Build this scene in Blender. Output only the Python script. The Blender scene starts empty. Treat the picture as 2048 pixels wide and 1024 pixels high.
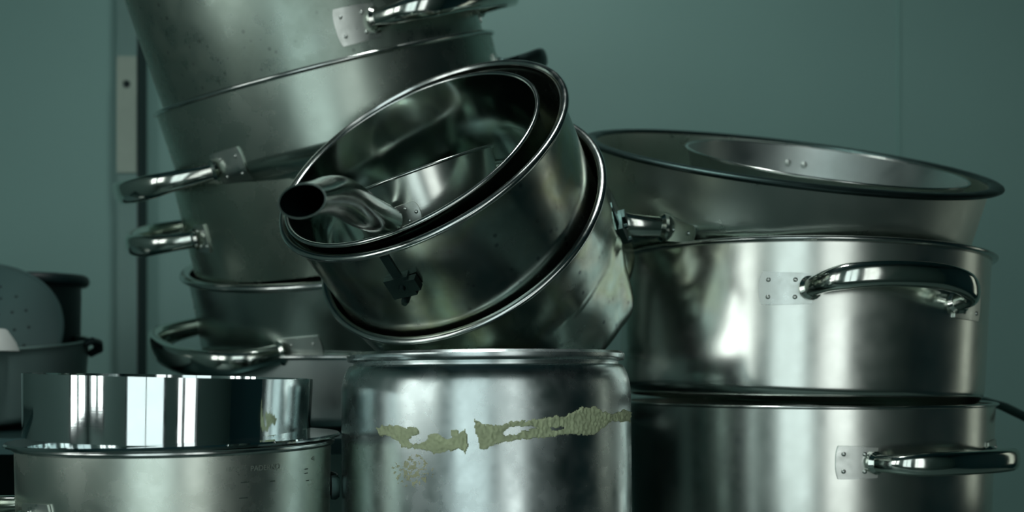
import bpy, bmesh, math, random
from mathutils import Vector, Matrix, noise

# ------------------------------------------------------------------ camera, light, exposure
SC = bpy.context.scene
F = 1850.0            # focal length in pixels of the 2048 px wide frame
CX, HY = 1024.0, 748.0  # principal column, eye-level row
EZ = 1.20             # eye height above the floor
cam_d = bpy.data.cameras.new('camera')
cam_d.sensor_fit = 'HORIZONTAL'
cam_d.sensor_width = 36.0
cam_d.lens = F * 36.0 / 2048.0
cam_d.shift_y = (HY - 512.0) / 2048.0
cam_d.clip_start = 0.02
cam_d.dof.use_dof = True
cam_d.dof.focus_distance = 0.84
cam_d.dof.aperture_fstop = 4.2
cam = bpy.data.objects.new('camera', cam_d)
SC.collection.objects.link(cam)
cam.location = (0, 0, EZ)
cam.rotation_euler = (math.pi / 2, 0, 0)
SC.camera = cam
SC.view_settings.view_transform = 'Standard'
SC.view_settings.look = 'None'
SC.view_settings.gamma = 1.0
SC.view_settings.exposure = 0.0
SC.view_settings.use_curve_mapping = False
SC.cycles.use_denoising = True
SC.cycles.max_bounces = 10
SC.cycles.glossy_bounces = 8
SC.cycles.caustics_reflective = False
SC.cycles.sample_clamp_indirect = 4.0
W = bpy.data.worlds.new('world')
SC.world = W
W.use_nodes = True
W.node_tree.nodes['Background'].inputs[0].default_value = (0.01, 0.035, 0.04, 1)
W.node_tree.nodes['Background'].inputs[1].default_value = 1.0
LIGHT_LEFT = 3.8      # radiance of the daylight in the left window
LIGHT_BACK = 1.6
LIGHT_SOFT = 1.35       # dimmer curtained window behind the camera      # radiance of the daylight in the window behind the camera
LIGHT_FILL = 8.0     # watts of the added ceiling fill light over the shelf

rnd = random.Random(7)
PI = math.pi
R = math.radians

# ------------------------------------------------------------------ materials
def new_mat(name):
    m = bpy.data.materials.new(name)
    m.use_nodes = True
    nt = m.node_tree
    return m, nt, nt.nodes['Principled BSDF']

def nd(nt, typ, **kw):
    n = nt.nodes.new(typ)
    for k, v in kw.items():
        if k in n.inputs: n.inputs[k].default_value = v
        else: setattr(n, k, v)
    return n

def steel(name, col=(0.60, 0.67, 0.63), rough=0.22, aniso=0.6, stain=0.35, stain_col=(0.20, 0.27, 0.20),
          rvar=0.12, scale=9.0, brush=0.06, rainbow=0.0, spots=0.0, seed=0.0):
    m, nt, b = new_mat(name)
    L = nt.links.new
    tc = nd(nt, 'ShaderNodeTexCoord')
    mp = nd(nt, 'ShaderNodeMapping')
    mp.inputs['Location'].default_value = (seed, seed * 1.7, seed * 0.6)
    L(tc.outputs['Object'], mp.inputs['Vector'])
    n1 = nd(nt, 'ShaderNodeTexNoise', Scale=scale, Detail=3.0, Roughness=0.5)
    L(mp.outputs[0], n1.inputs['Vector'])
    n2 = nd(nt, 'ShaderNodeTexNoise', Scale=scale * 3.0, Detail=5.0, Roughness=0.6)
    L(mp.outputs[0], n2.inputs['Vector'])
    # brushed lines round the wall: noise stretched along the circumference
    mp2 = nd(nt, 'ShaderNodeMapping')
    mp2.inputs['Scale'].default_value = (3.0, 3.0, 900.0)
    L(tc.outputs['Object'], mp2.inputs['Vector'])
    n3 = nd(nt, 'ShaderNodeTexNoise', Scale=1.0, Detail=3.0)
    L(mp2.outputs[0], n3.inputs['Vector'])
    # stain mask
    mul = nd(nt, 'ShaderNodeMath', operation='MULTIPLY'); L(n1.outputs[0], mul.inputs[0]); L(n2.outputs[0], mul.inputs[1])
    mr = nd(nt, 'ShaderNodeMapRange', interpolation_type='SMOOTHSTEP'); L(mul.outputs[0], mr.inputs[0])
    mr.inputs[1].default_value = 0.12; mr.inputs[2].default_value = 0.42
    mr.inputs[3].default_value = 0.0; mr.inputs[4].default_value = stain
    mx = nd(nt, 'ShaderNodeMix', data_type='RGBA')
    mx.inputs[6].default_value = (*col, 1); mx.inputs[7].default_value = (*stain_col, 1)
    L(mr.outputs[0], mx.inputs[0])
    out = mx.outputs[2]
    if spots > 0:
        vo = nd(nt, 'ShaderNodeTexVoronoi', Scale=70.0); L(mp.outputs[0], vo.inputs['Vector'])
        cr = nd(nt, 'ShaderNodeMapRange'); L(vo.outputs['Distance'], cr.inputs[0])
        cr.inputs[1].default_value = 0.10; cr.inputs[2].default_value = 0.22
        cr.inputs[3].default_value = spots; cr.inputs[4].default_value = 0.0
        g = nd(nt, 'ShaderNodeMapRange'); L(n1.outputs[0], g.inputs[0])
        g.inputs[1].default_value = 0.45; g.inputs[2].default_value = 0.6
        mm = nd(nt, 'ShaderNodeMath', operation='MULTIPLY'); L(cr.outputs[0], mm.inputs[0]); L(g.outputs[0], mm.inputs[1])
        m3 = nd(nt, 'ShaderNodeMix', data_type='RGBA'); L(mm.outputs[0], m3.inputs[0]); L(out, m3.inputs[6])
        m3.inputs[7].default_value = (0.05, 0.07, 0.06, 1)
        out = m3.outputs[2]
    if rainbow > 0:
        rr = nd(nt, 'ShaderNodeValToRGB')
        e = rr.color_ramp.elements
        e[0].position = 0.40; e[0].color = (0.62, 0.66, 0.60, 1)
        e[1].position = 0.62; e[1].color = (0.45, 0.55, 0.68, 1)
        k = e.new(0.47); k.color = (0.80, 0.68, 0.36, 1)
        k = e.new(0.53); k.color = (0.72, 0.55, 0.55, 1)
        L(n1.outputs[0], rr.inputs[0])
        m2 = nd(nt, 'ShaderNodeMix', data_type='RGBA'); m2.inputs[0].default_value = rainbow
        L(out, m2.inputs[6]); L(rr.outputs[0], m2.inputs[7]); out = m2.outputs[2]
    L(out, b.inputs['Base Color'])
    b.inputs['Metallic'].default_value = 1.0
    r2 = nd(nt, 'ShaderNodeMapRange'); L(n2.outputs[0], r2.inputs[0])
    r2.inputs[1].default_value = 0.2; r2.inputs[2].default_value = 0.8
    r2.inputs[3].default_value = max(0.02, rough - rvar / 2); r2.inputs[4].default_value = rough + rvar
    ad = nd(nt, 'ShaderNodeMath', operation='MULTIPLY_ADD'); L(mr.outputs[0], ad.inputs[0])
    ad.inputs[1].default_value = 0.12; L(r2.outputs[0], ad.inputs[2])
    L(ad.outputs[0], b.inputs['Roughness'])
    if aniso > 0:
        b.inputs['Anisotropic'].default_value = aniso
        t = nd(nt, 'ShaderNodeTangent', direction_type='RADIAL', axis='Z')
        L(t.outputs[0], b.inputs['Tangent'])
    if brush > 0:
        bp = nd(nt, 'ShaderNodeBump', Strength=brush, Distance=0.0002)
        L(n3.outputs[0], bp.inputs['Height']); L(bp.outputs[0], b.inputs['Normal'])
    return m

def paint(name, col, rough=0.6, var=0.08, scale=3.0, metal=0.0, bump=0.0):
    m, nt, b = new_mat(name)
    L = nt.links.new
    tc = nd(nt, 'ShaderNodeTexCoord')
    n = nd(nt, 'ShaderNodeTexNoise', Scale=scale, Detail=6.0, Roughness=0.6)
    L(tc.outputs['Object'], n.inputs['Vector'])
    mx = nd(nt, 'ShaderNodeMix', data_type='RGBA')
    mx.inputs[6].default_value = (*[c * (1 - var) for c in col], 1)
    mx.inputs[7].default_value = (*[min(1, c * (1 + var)) for c in col], 1)
    L(n.outputs[0], mx.inputs[0]); L(mx.outputs[2], b.inputs['Base Color'])
    b.inputs['Roughness'].default_value = rough
    b.inputs['Metallic'].default_value = metal
    if bump:
        bp = nd(nt, 'ShaderNodeBump', Strength=bump, Distance=0.002)
        L(n.outputs[0], bp.inputs['Height']); L(bp.outputs[0], b.inputs['Normal'])
    return m

def glow(name, col, strength):
    m, nt, b = new_mat(name)
    b.inputs['Base Color'].default_value = (0.02, 0.02, 0.02, 1)
    b.inputs['Emission Color'].default_value = (*col, 1)
    b.inputs['Emission Strength'].default_value = strength
    return m

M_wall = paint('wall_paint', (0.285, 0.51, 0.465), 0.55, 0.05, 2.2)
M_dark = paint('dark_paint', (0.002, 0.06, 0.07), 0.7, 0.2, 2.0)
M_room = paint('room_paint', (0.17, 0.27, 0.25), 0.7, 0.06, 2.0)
M_frame = paint('frame_paint', (0.03, 0.06, 0.06), 0.5, 0.05, 5.0)
M_post = paint('post_grey', (0.21, 0.36, 0.33), 0.5, 0.1, 9, 0.2)
M_plate = paint('zinc_plate', (0.42, 0.53, 0.45), 0.5, 0.15, 12, 0.2)
M_old = steel('worn_steel', (0.34, 0.42, 0.37), 0.26, 0.7, 0.4, (0.18, 0.24, 0.18), 0.08, 11, spots=0.7, seed=1)
M_b2 = steel('satin_steel', (0.44, 0.52, 0.46), 0.24, 0.7, 0.18, (0.3, 0.37, 0.3), 0.06, 6, seed=2)
M_b3 = steel('satin_steel_warm', (0.48, 0.55, 0.47), 0.24, 0.7, 0.18, (0.3, 0.36, 0.27), 0.06, 6, seed=3)
M_b4 = steel('satin_steel_grey', (0.50, 0.59, 0.55), 0.22, 0.7, 0.15, (0.3, 0.36, 0.3), 0.05, 6, seed=4)
M_b5 = steel('satin_steel_dull', (0.52, 0.60, 0.58), 0.32, 0.6, 0.3, (0.3, 0.36, 0.33), 0.08, 8, seed=5)
M_pan = steel('tarnished_steel', (0.42, 0.50, 0.43), 0.18, 0.3, 0.5, (0.15, 0.20, 0.14), 0.06, 12, 0.0, 0.18, 0.7, seed=6)
M_pan_in = steel('pan_steel', (0.28, 0.36, 0.34), 0.09, 0.0, 0.25, (0.2, 0.26, 0.2), 0.04, 12, 0.02, 0.08, seed=7)
M_rim = steel('rim_steel', (0.66, 0.70, 0.68), 0.16, 0.0, 0.25, (0.3, 0.33, 0.28), 0.08, 20, 0.0, seed=8)
M_handle = steel('handle_steel', (0.70, 0.75, 0.70), 0.10, 0.0, 0.2, (0.4, 0.42, 0.30), 0.08, 20, 0.0, seed=9)
M_dkh = steel('dark_polished_steel', (0.34, 0.41, 0.38), 0.14, 0.0, 0.2, (0.3, 0.32, 0.25), 0.06, 15, 0.0, seed=19)
M_e1 = steel('matt_brushed_steel', (0.66, 0.75, 0.69), 0.28, 0.85, 0.25, (0.34, 0.40, 0.33), 0.06, 7, seed=21)
M_tag = steel('plate_steel', (0.70, 0.76, 0.72), 0.28, 0.0, 0.25, (0.4, 0.44, 0.38), 0.1, 25, 0.0, seed=10)
M_ring = steel('polished_steel', (0.74, 0.80, 0.80), 0.035, 0.0, 0.2, (0.5, 0.58, 0.56), 0.03, 10, 0.03, seed=11)
M_alu = steel('scratched_aluminium', (0.60, 0.68, 0.67), 0.20, 0.5, 0.2, (0.34, 0.42, 0.42), 0.14, 10, 0.05, seed=12)
M_e = steel('bright_brushed_steel', (0.74, 0.79, 0.74), 0.17, 0.7, 0.15, (0.5, 0.55, 0.47), 0.05, 7, 0.05, seed=13)
M_f = steel('brushed_steel', (0.66, 0.73, 0.66), 0.22, 0.7, 0.4, (0.42, 0.50, 0.40), 0.08, 7, 0.05, seed=14)
M_tub = paint('tub_grey', (0.24, 0.36, 0.34), 0.35, 0.1, 6, 0.4)
M_bowl = paint('dull_colander', (0.06, 0.12, 0.115), 0.55, 0.1, 8)
M_black = paint('dark_enamel', (0.006, 0.022, 0.024), 0.45, 0.1, 5)
M_bore_shade = paint('bore_shade', (0.004, 0.010, 0.011), 1.0, 0.1, 20)  # near-black colour stands in for the shade inside the hollow handle
M_bore_shade.node_tree.nodes['Principled BSDF'].inputs['Specular IOR Level'].default_value = 0.0
M_white = paint('white_plastic', (0.75, 0.8, 0.76), 0.4, 0.04, 5)
M_shelf = paint('shelf_steel', (0.02, 0.06, 0.06), 0.4, 0.2, 5, 0.6)
M_table = paint('table_steel', (0.13, 0.20, 0.185), 0.45, 0.1, 5, 0.3)
M_floor = paint('floor_grey', (0.08, 0.15, 0.14), 0.6, 0.1, 3)
M_bolt = steel('dark_bolt_steel', (0.06, 0.10, 0.095), 0.35, 0.0, 0.5, (0.03, 0.05, 0.05), brush=0)
M_glue = paint('dried_paste', (0.50, 0.58, 0.36), 0.85, 0.35, 60, 0.0, 0.6)
M_glue2 = paint('yellow_stain', (0.62, 0.66, 0.40), 0.8, 0.3, 80, 0.0, 0.2)
M_glue2.node_tree.nodes['Principled BSDF'].inputs['Alpha'].default_value = 0.7
M_etch = paint('etched_mark', (0.30, 0.37, 0.31), 0.6, 0.1, 30)
M_etchd = paint('dark_etched_mark', (0.06, 0.10, 0.08), 0.6, 0.1, 30)

# ------------------------------------------------------------------ helpers
COL = SC.collection
def P(px, py, Y):
    return Vector(((px - CX) / F * Y, Y, EZ + (HY - py) / F * Y))

def proj(v):
    return (CX + F * v.x / v.y, HY - F * (v.z - EZ) / v.y)

def obj(name, bm, mat, parent=None, smooth=True, mw=None):
    me = bpy.data.meshes.new(name)
    bmesh.ops.recalc_face_normals(bm, faces=bm.faces)
    if smooth:
        for f in bm.faces: f.smooth = True
        for e in bm.edges:
            if len(e.link_faces) == 2 and e.calc_face_angle(0) > R(38): e.smooth = False
    bm.to_mesh(me); bm.free()
    me.materials.append(mat)
    o = bpy.data.objects.new(name, me)
    COL.objects.link(o)
    if parent: o.parent = parent
    if mw is not None: o.matrix_world = mw
    return o

def tag(o, label, cat, group=None):
    o['label'] = label; o['category'] = cat
    if group: o['group'] = group
    return o

def struct(o):
    o['kind'] = 'structure'
    return o

def thing(name, label, cat, mw, group=None):
    o = bpy.data.objects.new(name, None)
    COL.objects.link(o)
    o.empty_display_size = 0.05
    o.matrix_world = mw
    return tag(o, label, cat, group)

def axis_n(roll, lean):
    r, l = R(roll), R(lean)
    return Vector((-math.sin(r), -math.sin(l) * math.cos(r), math.cos(l) * math.cos(r)))

def frame(center_rim, roll, lean, H):
    """matrix with local z along the pot axis, local -y towards the camera side; base at H below the rim centre"""
    n = axis_n(roll, lean)
    y = Vector((0, 1, 0)); y = (y - n * y.dot(n)).normalized()
    x = y.cross(n).normalized()
    m = Matrix((x, y, n)).transposed().to_4x4()
    m.translation = center_rim - n * H
    return m

def lathe(bm, prof, segs=128, closed=False, disp=None):
    """prof: list of (r, z); points with r==0 collapse"""
    rings = []
    for (r, z) in prof:
        if r < 1e-6:
            rings.append([bm.verts.new((0, 0, z))])
        else:
            rings.append([bm.verts.new((r * math.sin(2 * PI * k / segs), -r * math.cos(2 * PI * k / segs), z)) for k in range(segs)])
    n = len(rings)
    for i in range(n if closed else n - 1):
        a, b = rings[i], rings[(i + 1) % n]
        if len(a) == 1 and len(b) == 1: continue
        for k in range(segs):
            k2 = (k + 1) % segs
            if len(a) == 1: bm.faces.new((a[0], b[k], b[k2]))
            elif len(b) == 1: bm.faces.new((a[k], a[k2], b[0]))
            else: bm.faces.new((a[k], a[k2], b[k2], b[k]))
    return bm

def arc(cx, cz, r, a0, a1, n=8, rz=None):
    rz = rz or r
    return [(cx + r * math.cos(R(a0 + (a1 - a0) * i / n)), cz + rz * math.sin(R(a0 + (a1 - a0) * i / n))) for i in range(n + 1)]

def wall_profile(R0, R1, H, corner, t=0.0015, nz=14, nest=None):
    """closed pot body: outside from base centre up to the lip, back down inside. R0 radius low, R1 radius at lip"""
    def rad(z):
        top_ = nest if nest else H
        return R0 + (R1 - R0) * max(0, min(1, (z - corner) / (top_ - corner)))
    out = [(0, 0), (R0 * 0.5, 0.0)] + arc(R0 - corner, corner, corner, -90, 0, 8)
    for i in range(1, nz + 1):
        z = corner + (H - corner) * i / nz
        out.append((rad(z), z))
    inn = [(R1 - t, H)]
    for i in range(nz - 1, -1, -1):
        z = corner + (H - corner) * i / nz
        inn.append((rad(z) - t, z))
    inn += arc(R0 - corner, corner, corner - t, 0, -90, 8)[1:] + [(R0 * 0.5, t), (0, t)]
    return out + inn

def torus_prof(rc, zc, a, b=None, n=14):
    return [(rc + a * math.cos(2 * PI * i / n), zc + (b or a) * math.sin(2 * PI * i / n)) for i in range(n)]

def rim_mesh(rc, zc, a, b=None, segs=160):
    bm = bmesh.new(); lathe(bm, torus_prof(rc, zc, a, b), segs, closed=True); return bm

def pol(r, phi, z):
    return Vector((r * math.sin(phi), -r * math.cos(phi), z))

def curved_patch(radf, phi0, phi1, z0, z1, t, na=10, nz=8, shape=None, lift=0.0004):
    """plate that hugs the wall; shape(u,v)->(du,dv) warps the outline"""
    bm = bmesh.new()
    g = {}
    for s in (0, 1):
        for i in range(na + 1):
            for j in range(nz + 1):
                u, v = i / na, j / nz
                if shape: u, v = shape(u, v)
                ph = phi0 + (phi1 - phi0) * u; z = z0 + (z1 - z0) * v
                g[s, i, j] = bm.verts.new(pol(radf(z) + lift + t * s, ph, z))
    for i in range(na):
        for j in range(nz):
            bm.faces.new((g[1, i, j], g[1, i + 1, j], g[1, i + 1, j + 1], g[1, i, j + 1]))
            bm.faces.new((g[0, i, j + 1], g[0, i + 1, j + 1], g[0, i + 1, j], g[0, i, j]))
    for i in range(na):
        for j in (0, nz): bm.faces.new((g[0, i, j], g[0, i + 1, j], g[1, i + 1, j], g[1, i, j]))
    for j in range(nz):
        for i in (0, na): bm.faces.new((g[0, i, j], g[0, i, j + 1], g[1, i, j + 1], g[1, i, j]))
    return bm

def dome(bm, c, nrm, r, h):
    nrm = nrm.normalized()
    a = nrm.orthogonal().normalized(); b = nrm.cross(a)
    rings = []
    for i in range(4):
        th = PI / 2 * i / 4
        rings.append([bm.verts.new(c + (a * math.cos(2 * PI * k / 12) + b * math.sin(2 * PI * k / 12)) * r * math.cos(th) + nrm * h * math.sin(th)) for k in range(12)])
    top = bm.verts.new(c + nrm * h)
    for i in range(3):
        for k in range(12): bm.faces.new((rings[i][k], rings[i][(k + 1) % 12], rings[i + 1][(k + 1) % 12], rings[i + 1][k]))
    for k in range(12): bm.faces.new((rings[3][k], rings[3][(k + 1) % 12], top))
    bm.faces.new(rings[0][::-1])

def loft(bm, secs, cap=True):
    rings = [[bm.verts.new(p) for p in s] for s in secs]
    n = len(rings[0])
    for i in range(len(rings) - 1):
        for k in range(n):
            bm.faces.new((rings[i][k], rings[i][(k + 1) % n], rings[i + 1][(k + 1) % n], rings[i + 1][k]))
    if cap:
        bm.faces.new(rings[0][::-1]); bm.faces.new(rings[-1])
    return rings

def tube(bm, pts, radii, n=12, cap=True, up=None):
    secs = []
    for i, p in enumerate(pts):
        a = pts[max(0, i - 1)]; b = pts[min(len(pts) - 1, i + 1)]
        T = (b - a).normalized()
        U = (up or Vector((0, 0, 1)))
        U = (U - T * U.dot(T)).normalized(); N = T.cross(U)
        r = radii[i] if isinstance(radii, (list, tuple)) else radii
        ru, rn = r if isinstance(r, tuple) else (r, r)
        secs.append([p + U * ru * math.sin(2 * PI * k / n) + N * rn * math.cos(2 * PI * k / n) for k in range(n)])
    return loft(bm, secs, cap)

def loop_handle(root, radf, z, phic, half, proj_=0.045, lift=0.0, hz=0.0115, hr=0.0065, pw=0.062, ph=0.044,
                plates=(1, 1), mat=None, pmat=None, taper_plate=False, sq=0.62, rivets=4, pz=0.0, endz=(0.0, 0.0)):
    """cast loop handle: handle > mounting_plate (two), rivet; phic/half in degrees"""
    mat = mat or M_handle; pmat = pmat or M_tag
    pc, hf = R(phic), R(half)
    Rw = radf(z)
    er = pol(1, pc, 0); et = Vector((math.cos(pc), math.sin(pc), 0))
    c = Rw * math.sin(hf); base = Rw * math.cos(hf)
    amp = Rw - base + proj_
    N = 40
    pts = []; rr = []
    for i in range(N + 1):
        t = PI * i / N
        cs, sn = math.cos(t), math.sin(t)
        x = -math.copysign(abs(cs) ** 0.85, cs) * c
        o = base + amp * (sn ** sq) + 0.001
        zz = z + lift * sn ** 0.8 + endz[0] * max(0, cs) ** 2 + endz[1] * max(0, -cs) ** 2
        pts.append(er * o + et * x + Vector((0, 0, zz)))
        w = min(1.0, sn * 1.6)
        rr.append((hz * (0.74 + 0.26 * w ** 1.5), hr * (1.25 - 0.25 * w)))
    # smooth path
    for _ in range(2):
        pts = [pts[0]] + [(pts[i - 1] + pts[i] * 2 + pts[i + 1]) / 4 for i in range(1, N)] + [pts[-1]]
    bm = bmesh.new()
    secs = []
    for i, p in enumerate(pts):
        a = pts[max(0, i - 1)]; b = pts[min(N, i + 1)]
        T = (b - a).normalized()
        U = Vector((0, 0, 1)); U = (U - T * U.dot(T)).normalized(); Nn = T.cross(U)
        ru, rn = rr[i]
        sec = []
        for k in range(18):
            th = 2 * PI * k / 18
            cs, sn = math.cos(th), math.sin(th)
            sec.append(p + U * ru * math.copysign(abs(sn) ** 0.8, sn) + Nn * rn * math.copysign(abs(cs) ** 0.8, cs))
        secs.append(sec)
    loft(bm, secs)
    # collars where the tube meets its plates
    for e in (0, N):
        i1 = 1 if e == 0 else N - 1
        q = pts[e]; T = (pts[i1] - q).normalized()
        tube(bm, [q, q + T * 0.004, q + T * 0.008], [(hz * 0.95, hr * 1.6), (hz * 1.0, hr * 1.7), (hz * 0.8, hr * 1.3)], 18)
    h = obj('handle', bm, mat, root)
    for s, on, ez in ((-1, plates[0], endz[0]), (1, plates[1], endz[1])):
        if not on: continue
        p0 = pc + s * (hf - 0.004 / Rw); p1 = pc + s * (hf + pw / Rw)
        def shp(u, v):
            e = abs(2 * v - 1)
            k = (0.62 + 0.38 * (1 - u)) if taper_plate else 1.0 - 0.10 * (1 - u) * (1 - u)
            return u * (1 - 0.06 * e ** 3) , 0.5 + (v - 0.5) * k
        zc = z + ez + pz
        bm = curved_patch(radf, p0, p1, zc - ph / 2, zc + ph / 2, 0.0020, 12, 10, shp)
        obj('mounting_plate', bm, pmat, h)
        spots = [(0.32, 0.24), (0.32, 0.76), (0.82, 0.24), (0.82, 0.76)] if rivets == 4 else [(0.35, 0.5), (0.8, 0.5)]
        for (u, v) in spots:
            ang = p0 + (p1 - p0) * u; zz = zc + ph * (v - 0.5)
            bm = bmesh.new()
            dome(bm, pol(radf(zz) + 0.0023, ang, zz), pol(1, ang, 0), 0.0026, 0.0018)
            obj('rivet', bm, pmat, h)
    return h

def make_pot(name, label, cat, rc, roll, lean, H, R0, R1, corner, mat, rim=None, t=0.0015, group=None, rim_mat=None, lipz=0.0, segs=144, nest=None):
    mw = frame(rc, roll, lean, H)
    root = thing(name, label, cat, mw, group)
    bm = bmesh.new(); lathe(bm, wall_profile(R0, R1, H, corner, t, nest=nest), segs)
    obj('body', bm, mat, root)
    if rim:
        a, b, dr = rim     # radial half width, vertical half height, offset outwards from R1
        obj('rim', rim_mesh(R1 + dr, H + lipz, a, b), rim_mat or M_rim, root)
    radf = lambda z: R0 + (R1 - R0) * max(0, min(1, (z - corner) / ((nest or H) - corner)))
    return root, radf

def box(bm, x0, x1, y0, y1, z0, z1):
    v = [bm.verts.new((x, y, z)) for x in (x0, x1) for y in (y0, y1) for z in (z0, z1)]
    for q in ((0, 1, 3, 2), (4, 6, 7, 5), (0, 4, 5, 1), (2, 3, 7, 6), (0, 2, 6, 4), (1, 5, 7, 3)):
        bm.faces.new([v[i] for i in q])

def box_obj(name, b, mat, parent=None, bevel=0.0):
    bm = bmesh.new(); box(bm, *b)
    if bevel: bmesh.ops.bevel(bm, geom=bm.edges[:], offset=bevel, segments=3, affect='EDGES')
    return obj(name, bm, mat, parent, smooth=bool(bevel))

# ------------------------------------------------------------------ the room
XL, XR, YB, YF, ZC = -1.7, 2.6, -0.6, 2.05, 2.7
struct(box_obj('floor', (XL - .1, XR + .1, YB - .1, YF + .1, -0.1, 0), M_floor))
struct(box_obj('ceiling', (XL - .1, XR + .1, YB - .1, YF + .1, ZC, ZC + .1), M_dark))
struct(box_obj('wall_back', (XL - .1, XR + .1, YF, YF + .1, 0, ZC), M_wall))
bm = bmesh.new()
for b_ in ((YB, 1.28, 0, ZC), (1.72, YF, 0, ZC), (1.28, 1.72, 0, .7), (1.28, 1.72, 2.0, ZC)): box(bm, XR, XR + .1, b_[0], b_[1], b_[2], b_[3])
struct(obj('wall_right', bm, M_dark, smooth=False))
win = bpy.data.objects.new('window_5', None); COL.objects.link(win); struct(win)
box_obj('pane', (XR + .08, XR + .09, 1.28, 1.72, .7, 2.0), glow('daylight_right', (0.93, 1.0, 0.85), 0.55), win)
bm = bmesh.new()
for b_ in ((1.28, 1.30, .7, 2.0), (1.70, 1.72, .7, 2.0), (1.30, 1.70, .7, .73), (1.30, 1.70, 1.97, 2.0)): box(bm, XR - .01, XR + .075, b_[0], b_[1], b_[2], b_[3])
obj('window_frame', bm, M_frame, win, smooth=False)

def wall_with_window(axis, side, pos, a0, a1, w0, w1, z0, z1, mat, wname, n, frame_bars, pane_mat):
    """wall slab with an opening; axis 'x' = wall runs along x at y=pos (inside facing +y), 'y' = wall along y at x=pos (inside facing +x)"""
    bm = bmesh.new()
    def bx(u0, u1, zz0, zz1, d0=-0.1, d1=0.0):
        if axis == 'x': box(bm, u0, u1, pos + d0, pos + d1, zz0, zz1)
        else: box(bm, pos + d0, pos + d1, u0, u1, zz0, zz1)
    bx(a0, w0, 0, ZC); bx(w1, a1, 0, ZC); bx(w0, w1, 0, z0); bx(w0, w1, z1, ZC)
    struct(obj('wall_' + side, bm, mat, smooth=False))
    win = bpy.data.objects.new('window_%d' % n, None); COL.objects.link(win); struct(win)
    win.location = (0, 0, 0)
    bm = bmesh.new()
    bx(w0, w1, z0, z1, -0.09, -0.08)
    obj('pane', bm, pane_mat, win, smooth=False)
    bm = bmesh.new()
    f = 0.03
    bx(w0, w0 + f, z0, z1, -0.075, 0.01); bx(w1 - f, w1, z0, z1, -0.075, 0.01)
    bx(w0 + f, w1 - f, z0, z0 + f, -0.075, 0.01); bx(w0 + f, w1 - f, z1 - f, z1, -0.075, 0.01)
    for u in frame_bars: bx(u - 0.012, u + 0.012, z0 + f, z1 - f, -0.07, 0.0)
    obj('window_frame', bm, M_frame, win, smooth=False)

wall_with_window('y', 'left', XL, YB, YF, -0.56, 0.02, 1.0, 2.1, M_room, 'w', 1, (-0.25,), glow('daylight_left', (0.95, 1.0, 0.97), LIGHT_LEFT))
# wall behind the camera: two windows in one wall
bm = bmesh.new()
for b_ in ((XL, -1.66, 0, ZC), (-1.18, -0.68, 0, ZC), (-1.66, -1.18, 0, 1.0), (-1.66, -1.18, 2.1, ZC), (0.05, 0.28, 0, ZC), (0.80, XR, 0, ZC), (-0.68, 0.05, 0, 0.6), (-0.68, 0.05, 2.1, ZC), (0.28, 0.80, 0, 0.6), (0.28, 0.80, 2.1, ZC)):
    box(bm, b_[0], b_[1], YB - .1, YB, b_[2], b_[3])
struct(obj('wall_front', bm, M_room, smooth=False))
for n_, w0, w1, bar, gl in ((4, -1.66, -1.18, -1.4, bpy.data.materials['daylight_left']), (2, 0.28, 0.80, 0.44, glow('daylight_behind', (0.95, 1.0, 0.98), LIGHT_BACK)), (3, -0.68, 0.05, -0.3, glow('daylight_curtained', (0.86, 1.0, 1.0), LIGHT_SOFT))):
    win = bpy.data.objects.new('window_%d' % n_, None); COL.objects.link(win); struct(win)
    zs = 1.0 if n_ == 4 else 0.6
    box_obj('pane', (w0, w1, YB - .09, YB - .08, zs, 2.1), gl, win)
    bm = bmesh.new()
    for b_ in ((w0, w0 + .02, zs, 2.1), (w1 - .02, w1, zs, 2.1), (w0 + .02, w1 - .02, zs, zs + .04), (w0 + .02, w1 - .02, 2.06, 2.1), (bar - .008, bar + .008, zs + .04, 2.06)):
        box(bm, b_[0], b_[1], YB - .075, YB + .01, b_[2], b_[3])
    obj('window_frame', bm, M_frame, win, smooth=False)
# unseen ceiling downlight, added to brighten the back wall
lt = thing('added_ceiling_light', 'round ceiling light above the pots, added to brighten the wall', 'added lamp', Matrix.Translation((-0.1, 0.85, ZC - 0.02)))
bm = bmesh.new(); lathe(bm, torus_prof(0.12, 0.0, 0.012), 48, closed=True); obj('trim_ring', bm, M_frame, lt)
ld = bpy.data.lights.new('fill_bulb', 'AREA'); ld.shape = 'DISK'; ld.size = 0.22; ld.energy = LIGHT_FILL; ld.color = (0.93, 1.0, 0.97)
lo = bpy.data.objects.new('fill_bulb', ld); COL.objects.link(lo); lo.parent = lt; lo.location = (0, 0, -0.005)
bm = bmesh.new(); lathe(bm, [(0, 0.004), (0.115, 0.004), (0.115, 0.012), (0, 0.012)], 48)
obj('lens', bm, glow('fill_lens', (0.93, 1, 0.97), 1.0), lt)
# wall seam
struct(box_obj('trim_1', (P(1796, 0, YF).x, P(1800, 0, YF).x, YF - 0.004, YF, 0.9, ZC), M_wall))

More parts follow.
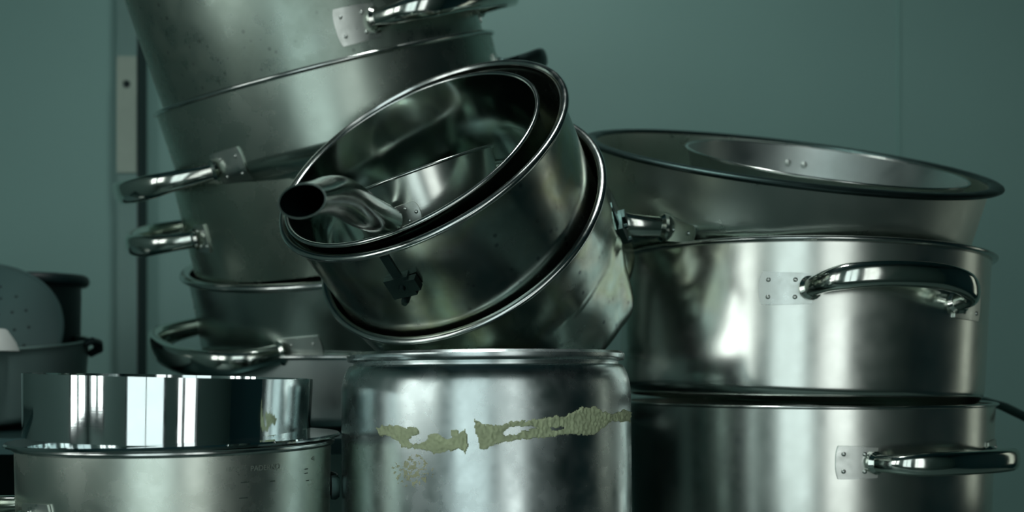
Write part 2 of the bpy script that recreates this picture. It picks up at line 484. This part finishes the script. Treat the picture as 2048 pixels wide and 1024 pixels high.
# ------------------------------------------------------------------ supports
CT = EZ - 0.30     # worktop level
ST = EZ - 0.080    # raised shelf level
top = thing('work_table', 'grey steel work table under the front pots', 'table', Matrix.Translation((0, 0, 0)))
box_obj('table_top', (-0.75, 1.0, 0.60, 1.75, CT - 0.03, CT), M_table, top, 0.003)
for x in (-0.71, 0.96):
    for y in (0.64, 1.71):
        box_obj('leg', (x - .02, x + .02, y - .02, y + .02, 0, CT - 0.03), M_table, top)
sh = thing('riser_shelf', 'dark raised shelf carrying the tilted stack and the grey tub', 'shelf', Matrix.Translation((0, 0, CT)))
def rbox(name, b, mat): 
    o = box_obj(name, (b[0], b[1], b[2], b[3], b[4] - CT, b[5] - CT), mat, sh)
    return o
rbox('shelf_board', (-1.6, 0.02, 1.15, 2.0, ST - 0.02, ST), M_shelf)
for x in (-0.72, -0.02):
    rbox('support', (x - .012, x + .012, 1.20, 1.70, CT, ST - 0.02), M_shelf)
# perforated upright
up = thing('shelf_upright', 'grey perforated steel upright standing in front of the back wall', 'post', Matrix.Translation((P(255, 0, 1.98).x, 1.98, ST)))
ux0 = P(235, 0, 1.98).x - up.location.x; ux1 = P(274, 0, 1.98).x - up.location.x
box_obj('flange', (ux0, ux1, 0, 0.003, 0, 1.2), M_post, up)
box_obj('side_flange', (ux1, ux1 + 0.003, 0.0, 0.045, 0, 1.2), M_black, up)
zt = P(0, 112, 1.975).z - ST; zb = P(0, 345, 1.975).z - ST; zh = P(0, 168, 1.975).z - ST
bm = bmesh.new()
cxp = (ux0 + ux1) / 2; hw = (ux1 - ux0) / 2; rh = 0.0085
segs = 32
for yy in (-0.004, -0.0005):
    pass
inner = []; outer = []
hb = hw
vi = {}
for s, yy in enumerate((-0.0045, -0.0005)):
    for k in range(segs):
        a = 2 * PI * k / segs
        c_, s_ = math.cos(a), math.sin(a)
        m_ = max(abs(c_), abs(s_))
        vi['i', s, k] = bm.verts.new((cxp + rh * c_, yy, zh + rh * s_))
        vi['o', s, k] = bm.verts.new((cxp + hb * c_ / m_, yy, zh + hb * s_ / m_))
for k in range(segs):
    k2 = (k + 1) % segs
    for s in (0, 1): bm.faces.new((vi['i', s, k], vi['i', s, k2], vi['o', s, k2], vi['o', s, k]))
    bm.faces.new((vi['i', 0, k], vi['i', 0, k2], vi['i', 1, k2], vi['i', 1, k]))
box(bm, cxp - hw, cxp + hw, -0.0045, -0.0005, zb, zh - hb)
box(bm, cxp - hw, cxp + hw, -0.0045, -0.0005, zh + hb, zt)
sp = obj('splice_plate', bm, M_plate, up, smooth=False); sp['label'] = 'paler plate with a dark bolt hole'
bm = bmesh.new(); dome(bm, Vector((cxp, -0.0003, zh)), Vector((0, -1, 0)), 0.008, 0.001); obj('hole_shade', bm, M_black, up)  # dark disc painted in as the shade inside the bolt hole

# ------------------------------------------------------------------ left leaning stack (five nested stockpots)
GB = 'nested stockpots of the leaning stack'
def stack_pot(rc, roll, lean, H, R0, R1, mat, label, rim, corner=0.02, nest=None):
    return make_pot('stockpot', label, 'pot', rc, roll, lean, H, R0, R1, corner, mat, rim, group=GB, nest=nest)
# B5 (lowest)
rc = P(702, 704, 1.5)
b5, f5 = stack_pot(rc, 0, 3, rc.z - ST - 0.0135, 0.240, 0.245, M_b5, 'dull grey stockpot at the bottom of the leaning stack, behind the upturned pot', (0.004, 0.004, 0.003))
# B4
rc = P(702, 507, 1.47)
b4, f4 = stack_pot(rc, 5, 17, 0.168, 0.225, 0.249, M_b4, 'stockpot second from the bottom of the leaning stack, with a wide polished loop handle', (0.008, 0.006, 0.004), 0.015, 0.045)
loop_handle(b4, f4, 0.168 - 0.092, -53, 36, 0.062, 0.0, 0.0195, 0.010, 0.058, 0.046)
# B3
rc = P(672, 298, 1.42)
b3, f3 = stack_pot(rc, 8, 17, 0.185, 0.222, 0.245, M_b3, 'middle stockpot of the leaning stack with a short handle seen end on', (0.004, 0.003, 0.002), 0.01, 0.035)
loop_handle(b3, f3, 0.185 - 0.088, -78, 27, 0.075, 0.0, 0.0155, 0.009, 0.03, 0.040)
# B2
rc = P(655, 150, 1.37)
b2, f2 = stack_pot(rc, 13.5, 17.5, 0.132, 0.230, 0.250, M_b2, 'stockpot second from the top of the leaning stack, handle pointing left', (0.003, 0.003, 0.002), 0.01, 0.034)
loop_handle(b2, f2, 0.132 - 0.090, -66, 29, 0.080, 0.0, 0.0155, 0.009, 0.050, 0.044)
loop_handle(b2, f2, 0.132 - 0.050, 104, 24, 0.070, 0.0, 0.014, 0.009, 0.03, 0.040, mat=M_bolt)
# B1
n1 = axis_n(13.8, 18)
rc = P(655, 150, 1.37) + n1 * 0.17
b1, f1 = stack_pot(rc, 13.8, 18, 0.195, 0.238, 0.240, M_old, 'stained and pitted stockpot on top of the leaning stack', (0.004, 0.003, 0.002), 0.008)
loop_handle(b1, f1, 0.195 - 0.131, 56, 32, 0.060, 0.0, 0.016, 0.010, 0.050, 0.044)

# ------------------------------------------------------------------ right stack
GE = 'stockpots of the right-hand stack'
rc = P(1600, 803, 1.22)
e3, g3 = make_pot('stockpot', 'tall stockpot at the bottom right with a horizontal loop handle', 'pot', rc, 0, 0, rc.z - CT, 0.222, 0.229, 0.02, M_e, (0.003, 0.002, 0.001), group=GE)
HE3 = rc.z - CT
loop_handle(e3, g3, P(0, 926, 0.99).z - CT, 25, 23, 0.040, 0.002, 0.0125, 0.008, 0.040, 0.036)
# long flat handle leaving the far right of the lower pot
bm = bmesh.new()
inv = e3.matrix_world.inverted()
a = inv @ P(1968, 803, 1.25); b = inv @ P(2005, 812, 1.22); c = inv @ P(2075, 846, 1.16)
tube(bm, [a, b, c], [(0.006, 0.010), (0.005, 0.010), (0.004, 0.011)], 14)
lh = obj('long_handle', bm, M_bolt, e3); lh['label'] = 'dark long handle sticking out at the rim'
rc = P(1593, 526, 1.22)
HE2 = 0.176
e2, g2 = make_pot('stockpot', 'bright brushed stockpot in the middle of the right stack with a raised loop handle', 'pot', rc, -1.8, 0.5, HE2 + .004, 0.2265, 0.229, 0.022, M_e, (0.0045, 0.003, 0.003), group=GE)
loop_handle(e2, g2, HE2 - 0.050, 9, 22.5, 0.044, 0.014, 0.0135, 0.008, 0.052, 0.036, endz=(0.0, -0.008))
K1 = 1.08
rc = Vector((0.3325 * K1, 1.1315 * K1, EZ + 0.263 * K1))
HE1 = 0.150
e1, g1 = make_pot('stockpot', 'wide dark-rimmed pan tipped forward on top of the right stack', 'pot', rc, -5.2, 20.5, HE1, 0.243, 0.250, 0.025, M_e1, (0.009, 0.004, 0.007), group=GE, rim_mat=M_bolt)
bd = [c for c in e1.children if c.name.startswith('body')][0]
inv = e1.matrix_world.inverted()
cE2 = Vector((P(1600, 522, 1.22).x, 1.22, 0)); zE2 = P(1600, 522, 1.22).z
for v in bd.data.vertices:      # the lower wall is squeezed into the mouth of the pot below
    w = e1.matrix_world @ v.co
    d = Vector((w.x - cE2.x, w.y - cE2.y, 0))
    lim_ = 0.2225 + max(0.0, w.z - zE2 - 0.004) * 1.8
    if d.length > lim_:
        d2 = d * (lim_ / d.length); w.x = cE2.x + d2.x; w.y = cE2.y + d2.y; v.co = inv @ w
loop_handle(e1, g1, HE1 - 0.072, -74, 31, 0.060, 0.0, 0.0170, 0.008, 0.040, 0.032, taper_plate=True, rivets=2, pmat=M_b4)
rc = Vector((0.3796 * K1, 1.13 * K1, EZ + 0.2586 * K1))
e0, g0 = make_pot('saute_pan', 'shallow grey pan nested inside the tipped pan on the right stack', 'pan', rc, -5.6, 21.0, 0.055, 0.165, 0.178, 0.012, M_b5, (0.002, 0.0015, 0.001))
for a_ in (172, 180):
    bm = bmesh.new(); p_ = pol(0.169, R(a_), 0.030); dome(bm, p_, -pol(1, R(a_), 0), 0.005, 0.003); obj('rivet', bm, M_tag, e0)

# ------------------------------------------------------------------ upturned pot in the middle
dt = P(978, 699, 0.92)
HD = dt.z - CT
mwD = Matrix.Translation((dt.x, dt.y, CT)) @ Matrix.Rotation(R(-0.5), 4, 'Y')
dd = thing('stockpot', 'upturned scratched aluminium pot with a smear of dried green paste, under the tilted pans', 'pot', mwD)
RD = 0.1425
prof = [(RD - 0.002, 0.0), (RD, 0.001)]
prof += [(RD, HD * i / 12) for i in range(1, 10)]
prof += arc(RD - 0.013, HD - 0.0140 - 0.034, 0.013, 0, 70, 10, 0.034)
zsh = prof[-1][1]; rsh = prof[-1][0]
prof += [(rsh - 0.003, zsh + 0.0005), (rsh - 0.0035, zsh + 0.003)]
prof += [(rsh + 0.0015, zsh + 0.004), (rsh + 0.0028, zsh + 0.0065), (rsh + 0.0028, zsh + 0.0105), (rsh + 0.000, zsh + 0.013)]
ztopD = zsh + 0.013
prof += [(rsh - 0.01, ztopD), (0, ztopD)]
# inner skin
prof += [(0, ztopD - 0.002), (rsh - 0.012, ztopD - 0.002), (rsh - 0.007, zsh - 0.003), (RD - 0.004, HD - 0.05), (RD - 0.002, HD - 0.06), (RD - 0.002, 0.0)]
bm = bmesh.new(); lathe(bm, prof, 160)
obj('body', bm, M_alu, dd)

def inpoly(x, y, poly):
    c = False
    j = len(poly) - 1
    for i in range(len(poly)):
        xi, yi = poly[i]; xj, yj = poly[j]
        if (yi > y) != (yj > y) and x < (xj - xi) * (y - yi) / (yj - yi) + xi: c = not c
        j = i
    return c

def residue(name, root, rad, inside, a0, a1, z0, z1, na, nz, t, mat):
    mw = root.matrix_world
    bm = bmesh.new(); vs = {}
    keep = set()
    for i in range(na):
        for j in range(nz):
            ph = a0 + (a1 - a0) * (i + .5) / na; z = z0 + (z1 - z0) * (j + .5) / nz
            q = proj(mw @ pol(rad, ph, z))
            if inside(*q): keep.add((i, j))
    def V(i, j):
        if (i, j) not in vs:
            ph = a0 + (a1 - a0) * i / na; z = z0 + (z1 - z0) * j / nz
            nb = sum(((i + di, j + dj) in keep) for di in (-1, 0) for dj in (-1, 0))
            h = t * (0.6 + 1.2 * noise.noise(Vector((ph * 60, z * 300, 1.3)))) if nb == 4 else 0.0
            vs[i, j] = bm.verts.new(pol(rad + 0.0002 + max(h, 0.0), ph, z))
        return vs[i, j]
    for (i, j) in keep: bm.faces.new((V(i, j), V(i + 1, j), V(i + 1, j + 1), V(i, j + 1)))
    return obj(name, bm, mat, root)

S1 = [(754, 858), (764, 850), (776, 852), (790, 850), (812, 855), (836, 855), (838, 866), (824, 874), (816, 880), (826, 888),
      (850, 884), (856, 872), (870, 866), (884, 872), (892, 880), (905, 877), (902, 862), (912, 858), (918, 868), (930, 858), (934, 872), (938, 890), (930, 908),
      (920, 896), (910, 900), (890, 902), (868, 908), (852, 900), (830, 897), (806, 896), (795, 880), (776, 872), (758, 872)]
S2 = [(948, 838), (962, 846), (975, 850), (1005, 850), (1022, 842), (1050, 842), (1075, 838), (1110, 832), (1130, 834), (1142, 826), (1160, 816), (1190, 814), (1205, 822), (1222, 828),
      (1250, 820), (1262, 824), (1260, 842), (1240, 846), (1225, 840), (1205, 856), (1190, 868), (1165, 870), (1130, 868), (1108, 874), (1080, 876), (1050, 878), (1010, 884), (985, 892), (970, 898), (962, 900), (952, 872)]
H1 = [(1004, 868), (1016, 856), (1040, 852), (1074, 854), (1050, 862), (1030, 870)]
H2 = [(1100, 856), (1126, 853), (1128, 858), (1106, 862)]
def in_paste(x, y):
    d = noise.noise(Vector((x * .12, y * .12, 0))) * 3.5 + noise.noise(Vector((x * .4, y * .4, 3))) * 2
    e = noise.noise(Vector((x * .12, y * .12, 9))) * 5
    x2, y2 = x + e, y + d
    return (inpoly(x2, y2, S1) or inpoly(x2, y2, S2)) and not inpoly(x2, y2, H1) and not inpoly(x2, y2, H2)
pz = residue('paste_smear', dd, RD, in_paste, R(-54), R(86), P(0, 925, 0.78).z - CT, P(0, 795, 0.80).z - CT, 420, 110, 0.0012, M_glue)
pz['label'] = 'ragged band of dried olive green paste'
def in_stain(x, y):
    if (x - 825) ** 2 / 42 ** 2 + (y - 942) ** 2 / 34 ** 2 > 1: return False
    r = (x - 825) ** 2 / 42 ** 2 + (y - 942) ** 2 / 34 ** 2
    return noise.noise(Vector((x * .13, y * .13, 5))) + .6 * noise.noise(Vector((x * .4, y * .4, 7))) > -.05 + r * .5
st = residue('stain_patch', dd, RD, in_stain, R(-48), R(-15), P(0, 985, 0.78).z - CT, P(0, 905, 0.80).z - CT, 110, 80, 0.0003, M_glue2)
st['label'] = 'small faded yellow stain'

# ------------------------------------------------------------------ tilted pans
topD = CT + ztopD
nC = Vector((-0.39, -0.632, 0.67)).normalized()
def frame_n(n, rc, H):
    y = Vector((0, 1, 0)); y = (y - n * y.dot(n)).normalized(); x = y.cross(n).normalized()
    m = Matrix((x, y, n)).transposed().to_4x4(); m.translation = rc - n * H
    return m
cC2 = Vector((-0.0963, 0.9526, EZ + 0.228))
nC2 = axis_n(22.9, 43.4)
cC1 = Vector((-0.0593, 1.0089, EZ + 0.1678))
nC1 = axis_n(22.7, 51.0)
# C1: large dented pot
HC1 = 0.172
mwC1 = frame_n(nC1, cC1, HC1)
c1 = thing('stockpot', 'dented and crushed steel pot lying tilted on the upturned pot', 'pot', mwC1)
bm = bmesh.new()
lathe(bm, wall_profile(0.156, 0.163, HC1, 0.036, 0.0016, 30), 200)
inv = mwC1.inverted()
lim = topD + 0.0012
for v in bm.verts:
    a = math.atan2(v.co.x, -v.co.y); z = v.co.z; rr_ = math.hypot(v.co.x, v.co.y)
    if rr_ > 0.1 and z < HC1 - 0.012:
        # vertical creases on the right flank and shallow buckles
        k = min(1, (HC1 - 0.012 - z) / 0.03)
        d = 0
        for (ac, w, dep, z0, z1) in ((R(62), .10, -.010, .0, .10), (R(78), .08, .006, .0, .12), (R(48), .09, .005, 0, .1), (R(95), .12, -.007, 0, .12), (R(20), .25, -.003, 0, .1)):
            sk = ac + (z - .06) * 2.2
            d += dep * math.exp(-((a - sk) / w) ** 2) * (1 if z0 <= z <= z1 else .3)
        d += 0.0025 * noise.noise(Vector((a * 3, z * 25, 2)))
        s = 1 + d * k / max(rr_, .01)
        v.co.x *= s; v.co.y *= s
    w = mwC1 @ v.co
    if w.z < lim:
        over = lim - w.z
        w.z = lim + 0.0004 * noise.noise(w * 60) + (0.0014 if rr_ < 0.1545 and z > 0.001 else 0)
        w.x += over * 0.10
        v.co = inv @ w
obj('body', bm, M_pan, c1)
obj('rim', rim_mesh(0.1655, HC1, 0.0048, 0.0036), M_rim, c1)
def bracket(root, radf, phi, z, s=1.0):
    er = pol(1, phi, 0); et = Vector((math.cos(phi), math.sin(phi), 0)); ez = Vector((0, 0, 1))
    o = er * radf(z)
    bm = bmesh.new()
    def bxl(u0, u1, r0, r1, z0, z1):
        vs = [bm.verts.new(o + et * u * s + er * r * s + ez * (w * s + z)) for u in (u0, u1) for r in (r0, r1) for w in (z0, z1)]
        for q in ((0, 1, 3, 2), (4, 6, 7, 5), (0, 4, 5, 1), (2, 3, 7, 6), (0, 2, 6, 4), (1, 5, 7, 3)): bm.faces.new([vs[i] for i in q])
    bxl(-.004, .004, -.001, .002, -.004, .028)
    bxl(-.012, .010, -.001, .005, -.014, .006)
    bxl(.006, .017, .001, .008, -.008, .004)
    h = obj('handle_stub', bm, M_bolt, root, smooth=False)
    h['label'] = 'dark broken handle bracket'
    for (u, w, r_) in ((-.004, -.018, .0035), (.001, -.004, .003)):
        bm = bmesh.new()
        c_ = o + et * u * s + ez * (z + w * s)
        tube(bm, [c_ - er * .001, c_ + er * .005 * s, c_ + er * .008 * s], [r_ * s, r_ * s, r_ * .7 * s], 14)
        obj('bolt', bm, M_bolt, h)
bracket(c1, lambda z: 0.160, R(64), HC1 - 0.074, 1.1)
# C2
HC2 = 0.128
mwC2 = frame_n(nC2, cC2, HC2)
c2 = thing('saucepan', 'tarnished wide pan nested in the dented pot, tipped towards the viewer', 'pan', mwC2)
bm = bmesh.new(); lathe(bm, wall_profile(0.1550, 0.1570, HC2, 0.018, 0.0014, 20), 200)
for v in bm.verts:
    a = math.atan2(v.co.x, -v.co.y); rr_ = math.hypot(v.co.x, v.co.y); z = v.co.z
    if rr_ > .1 and .02 < z < HC2 - .02:
        d = .0011 * noise.noise(Vector((a * 2.5, z * 18, 8)))
        v.co.x *= 1 + d / rr_; v.co.y *= 1 + d / rr_
obj('body', bm, M_pan, c2)
bm = bmesh.new()   # flared lip with rolled edge
pr = [(0.1555, HC2 - .006), (0.1565, HC2 - .002), (0.158, HC2 + .000)] + [(0.1610 + .0038 * math.cos(R(t_)), HC2 - .001 + .0034 * math.sin(R(t_))) for t_ in (120, 90, 60, 30, 0, -30, -60, -90, -120)] + [(0.157, HC2 - .002), (0.1555, HC2 - .004), (0.155, HC2 - .007)]
lathe(bm, pr, 200, closed=True)
obj('rim', bm, M_rim, c2)
bracket(c2, lambda z: 0.1560, R(-30), HC2 - 0.040, 1.15)
# C3
HC3 = 0.120
cC3 = Vector((-0.1056, 0.9465, EZ + 0.2246)) + nC2 * 0.001
nC3 = axis_n(23.2, 42.5)
c3 = thing('saucepan', 'deep pan with a plain bright edge sitting inside the tipped wide pan', 'pan', frame_n(nC3, cC3, HC3))
bm = bmesh.new(); lathe(bm, wall_profile(0.132, 0.1415, HC3, 0.018, 0.0014, 14), 180); obj('body', bm, M_pan_in, c3)
obj('rim', rim_mesh(0.1425, HC3, 0.0024, 0.0022), M_rim, c3)
# C4
HC4 = 0.066
cC4 = P(838, 345, 0.952)
nC4 = axis_n(19.5, 12.0)
c4 = thing('small_saucepan', 'small saucepan inside the tipped pans, its hollow handle pointing at the viewer', 'pan', frame_n(nC4, cC4, HC4))
bm = bmesh.new(); lathe(bm, wall_profile(0.074, 0.079, HC4, 0.010, 0.0014, 10), 144); obj('body', bm, M_e, c4)
obj('rim', rim_mesh(0.0800, HC4, 0.0020, 0.0016), M_rim, c4)
inv = c4.matrix_world.inverted()
A = inv @ P(775, 441, 0.876); A2 = inv @ P(742, 430, 0.84); B_ = inv @ P(726, 420, 0.80); B2 = inv @ P(672, 391, .722); C_ = inv @ P(604, 402, 0.645)
bm = bmesh.new()
upv = Vector((0.1, 0, 1))
pts = [A, B_, B2, C_]
# interpolate
def cr(p0, p1, p2, p3, t):
    return 0.5 * ((2 * p1) + (p2 - p0) * t + (2 * p0 - 5 * p1 + 4 * p2 - p3) * t * t + (3 * p1 - p0 - 3 * p2 + p3) * t ** 3)
ext = [A * 2 - A2] + pts + [C_ * 2 - B2]
path = []
for i in range(3):
    for k in range(8): path.append(cr(ext[i], ext[i + 1], ext[i + 2], ext[i + 3], k / 8))
path.append(C_)
NP = len(path)
rad_o = []
for i in range(NP):
    t_ = i / (NP - 1)
    rad_o.append((0.0130 + 0.0045 * math.sin(PI * min(1, t_ * 1.15)) - 0.0008 * t_, 0.0150 + 0.0030 * t_))
fr_ = []
for i, p in enumerate(path):
    T = (path[min(NP - 1, i + 1)] - path[max(0, i - 1)]).normalized()
    U = (upv - T * upv.dot(T)).normalized(); fr_.append((p, U, T.cross(U)))
def hring(i, d):
    p, U, N_ = fr_[i]; ru, rn = rad_o[i]
    return [p + U * (ru - d) * math.sin(2 * PI * k / 28) + N_ * (rn - d) * math.cos(2 * PI * k / 28) for k in range(28)]
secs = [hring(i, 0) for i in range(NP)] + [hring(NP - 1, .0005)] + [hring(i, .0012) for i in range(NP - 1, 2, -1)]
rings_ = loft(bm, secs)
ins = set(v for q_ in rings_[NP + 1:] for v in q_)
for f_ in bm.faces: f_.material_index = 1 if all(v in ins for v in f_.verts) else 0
hd = obj('handle', bm, M_dkh, c4); hd.data.materials.append(M_bore_shade)  # inner faces take the painted shade of the bore
q = inv @ P(797, 436, 0.87)
phi = math.atan2(q.x, -q.y); zq = q.z
rf4 = lambda z: 0.074 + 0.005 * z / HC4
bm = curved_patch(rf4, phi - 0.20, phi + 0.20, zq - 0.010, zq + 0.0105, 0.0014, 10, 8, lambda u, v: (u * (1 - .12 * abs(2 * v - 1) ** 3), v))
obj('mounting_plate', bm, M_tag, hd)
for (da, dz) in ((.03, .006), (.15, .0), (.03, -.006)):
    bm = bmesh.new(); dome(bm, pol(rf4(zq) + .0018, phi + da, zq + dz), pol(1, phi + da, 0), .0019, .0012); obj('rivet', bm, M_tag, hd)

# ------------------------------------------------------------------ front left pot, lid and ring
rc = P(362, 884, 0.85)
HF = rc.z - CT
f2o, gf = make_pot('stockpot', 'front left brushed stockpot under a flat lid, carrying the polished ring', 'pot', rc, 0, 0, HF, 0.131, 0.1355, 0.012, M_f, (0.0025, 0.003, 0.001))
loop_handle(f2o, gf, P(0, 1048, 0.74).z - CT, -69, 28, 0.045, 0.0, 0.010, 0.007, 0.036, 0.034)
loop_handle(f2o, gf, P(0, 984, 0.85).z - CT, 113, 9, 0.007, 0.0, 0.012, 0.0015, plates=(0, 0), mat=M_bolt)
# faint maker's writing and graduation ticks, wrapped on the wall
def wall_text(root, radf, s, size, phi0, z, mat, name):
    cu = bpy.data.curves.new(name, 'FONT'); cu.body = s; cu.size = size; cu.extrude = 0.0
    to = bpy.data.objects.new(name + '_tmp', cu); COL.objects.link(to)
    dg = bpy.context.evaluated_depsgraph_get(); dg.update()
    me = bpy.data.meshes.new_from_object(to.evaluated_get(dg))
    bm = bmesh.new(); bm.from_mesh(me)
    bmesh.ops.subdivide_edges(bm, edges=[e for e in bm.edges if e.calc_length() > size * .3], cuts=2)
    for v in bm.verts:
        x, y = v.co.x, v.co.y
        rr_ = radf(z + y) + 0.0003
        v.co = pol(rr_, phi0 + x / rr_, z + y)
    bpy.data.objects.remove(to); bpy.data.curves.remove(cu); bpy.data.meshes.remove(me)
    return obj(name, bm, mat, root, smooth=False)
def phi_at(root, px, r, z):
    best = min(range(-900, 900), key=lambda k: abs(proj(root.matrix_world @ pol(r, R(k / 10), z))[0] - px))
    return R(best / 10)
invf = f2o.matrix_world.inverted()
zt_ = P(0, 944, 0.745).z - CT
wt = wall_text(f2o, gf, 'PADERNO', 0.0062, phi_at(f2o, 500, .135, zt_), zt_, M_etch, 'maker_engraving')
wt = wall_text(f2o, gf, '18/10', 0.0050, phi_at(f2o, 450, .135, zt_), zt_ + .001, M_etch, 'grade_engraving')
wt = wall_text(f2o, gf, '42', 0.0055, phi_at(f2o, 622, .135, zt_), zt_ + .003, M_etch, 'size_engraving')
bm = bmesh.new()
for (px_, py_, w_) in ((490, 964, 9), (545, 967, 6), (487, 995, 9), (612, 951, 6), (612, 960, 6), (615, 976, 5)):
    z_ = P(0, py_, 0.75).z - CT
    p_ = phi_at(f2o, px_, .135, z_); w = w_ / F * .75 / .135
    bm = bmesh.new()
    vs = [bm.verts.new(pol(gf(z_) + .0003, p_ + sx * w, z_ + sz * .0004)) for sx, sz in ((-1, -1), (1, -1), (1, 1), (-1, 1))]
    bm.faces.new(vs)
    obj('graduation_mark', bm, M_etchd, f2o, smooth=False)
# lid
rcl = rc + Vector((0, 0, 0.0035))
lid = thing('lid', 'thin flat steel lid on the front left stockpot, under the ring', 'lid', Matrix.Translation(rcl) @ Matrix.Rotation(R(-0.9), 4, 'Y'))
bm = bmesh.new()
RL = 0.1435
lathe(bm, [(0, 0), (RL - .006, 0), (RL - .002, -.0015), (RL, -.001), (RL + .0003, .0005), (RL - .001, .002), (RL - .006, .0022), (0, .0022)], 180)
obj('disc', bm, M_ring, lid)
# ring
rcr = P(346, 752, 0.84)
HR = rcr.z - (rcl.z + 0.0035)
rg = thing('cake_ring', 'polished open steel ring standing on the lid at front left', 'ring', Matrix.Translation(rcr - Vector((0, 0, HR))) @ Matrix.Rotation(R(1.4), 4, 'Y'))
bm = bmesh.new()
RR = 0.1232
lathe(bm, [(RR * .988, 0), (RR, HR), (RR - .0016, HR), (RR * .988 - .0016, 0)], 200, closed=True)
obj('band', bm, M_ring, rg)

# ------------------------------------------------------------------ far left: tub, colander, dark pot, scoop
RT, HT, LT = 0.183, 0.107, 6.0
bx_, by_ = P(-80, 0, 1.4).x, 1.4
nT = axis_n(0, LT)
rcT = Vector((bx_, by_, ST + RT * .94 * math.sin(R(LT)) + .001)) + nT * HT
tb = thing('storage_tub', 'dull grey tub at the far left holding the colander and the dark pot', 'tub', frame(rcT, 0, LT, HT))
bm = bmesh.new(); lathe(bm, wall_profile(RT * .94, RT, HT, 0.012, 0.0025, 12), 140); obj('body', bm, M_tub, tb)
obj('rim', rim_mesh(RT, HT, 0.0025, 0.003), M_tub, tb)
bm = bmesh.new()
tube(bm, [pol(RT, R(98), HT - .002), pol(RT + .010, R(100), HT + .002), pol(RT + .014, R(106), HT - .004), pol(RT + .013, R(113), HT - .014), pol(RT, R(116), HT - .022)], [.005, .006, .0075, .007, .006], 12)
hh = obj('handle', bm, M_black, tb); hh['label'] = 'dark grip'
# dark pot inside the tub
HP = 0.155 + 0.075
dp = thing('small_pot', 'near-black pot with a rolled lip standing in the grey tub', 'pot', frame(P(62, 558, 1.53), 0, 2, HP))
bm = bmesh.new(); lathe(bm, wall_profile(0.070, 0.076, HP, 0.012, 0.002, 10), 96); obj('body', bm, M_black, dp)
obj('rim', rim_mesh(0.0805, HP - .003, 0.0080, 0.010), M_black, dp)
# colander leaning in the tub
cc = P(-95, 682, 1.36)
nco = Vector((0.08, -0.82, 0.57)).normalized()
co = thing('colander', 'grey perforated colander leaning out of the tub at the left edge', 'colander', frame_n(nco, cc, 0.0))
Rc = 0.151
bm = bmesh.new()
lathe(bm, [(0, .020), (Rc * .35, .018), (Rc * .6, .012), (Rc * .85, .004), (Rc * .97, 0), (Rc, -.002), (Rc, -.004), (Rc * .96, -.003), (Rc * .84, .001), (Rc * .6, .009), (Rc * .35, .015), (0, .017)], 120)
cb = obj('bowl', bm, M_bowl, co)
obj('rim', rim_mesh(Rc, -.002, .003, .003), M_bowl, co)
bm = bmesh.new()
for ring_, n_ in ((0.35, 8), (0.47, 12), (0.59, 16), (0.71, 20)):
    for k in range(n_):
        a_ = 2 * PI * (k + .3 * ring_ * 10) / n_
        r_ = Rc * ring_
        h_ = .0185 - (.020 * (ring_ - .25) ** 1.6) * 1.0
        zz_ = (.018 + (.012 - .018) * (ring_ - .35) / .25) if ring_ < .6 else (.012 + (.004 - .012) * (ring_ - .6) / .25)
        dome(bm, pol(r_, a_, zz_), Vector((0, 0, 1)), .0026, .0006)
ho = obj('perforations', bm, M_black, co); ho['kind'] = 'stuff'
# white scoop
sc = thing('scoop', 'small white plastic scoop at the left edge in front of the colander', 'scoop', Matrix.Translation(P(-18, 702, 1.24)) )
bm = bmesh.new()
lathe(bm, [(0, 0), (.034, 0), (.030, .012), (.020, .028), (.017, .030), (.019, .027), (.028, .012), (.031, .002), (0, .002)], 48)
obj('cup', bm, M_white, sc)
bm = bmesh.new(); tube(bm, [Vector((0, 0, .024)), Vector((-.004, 0, .034)), Vector((-.012, 0, .040))], [.010, .011, .008], 14); obj('grip', bm, M_white, sc)
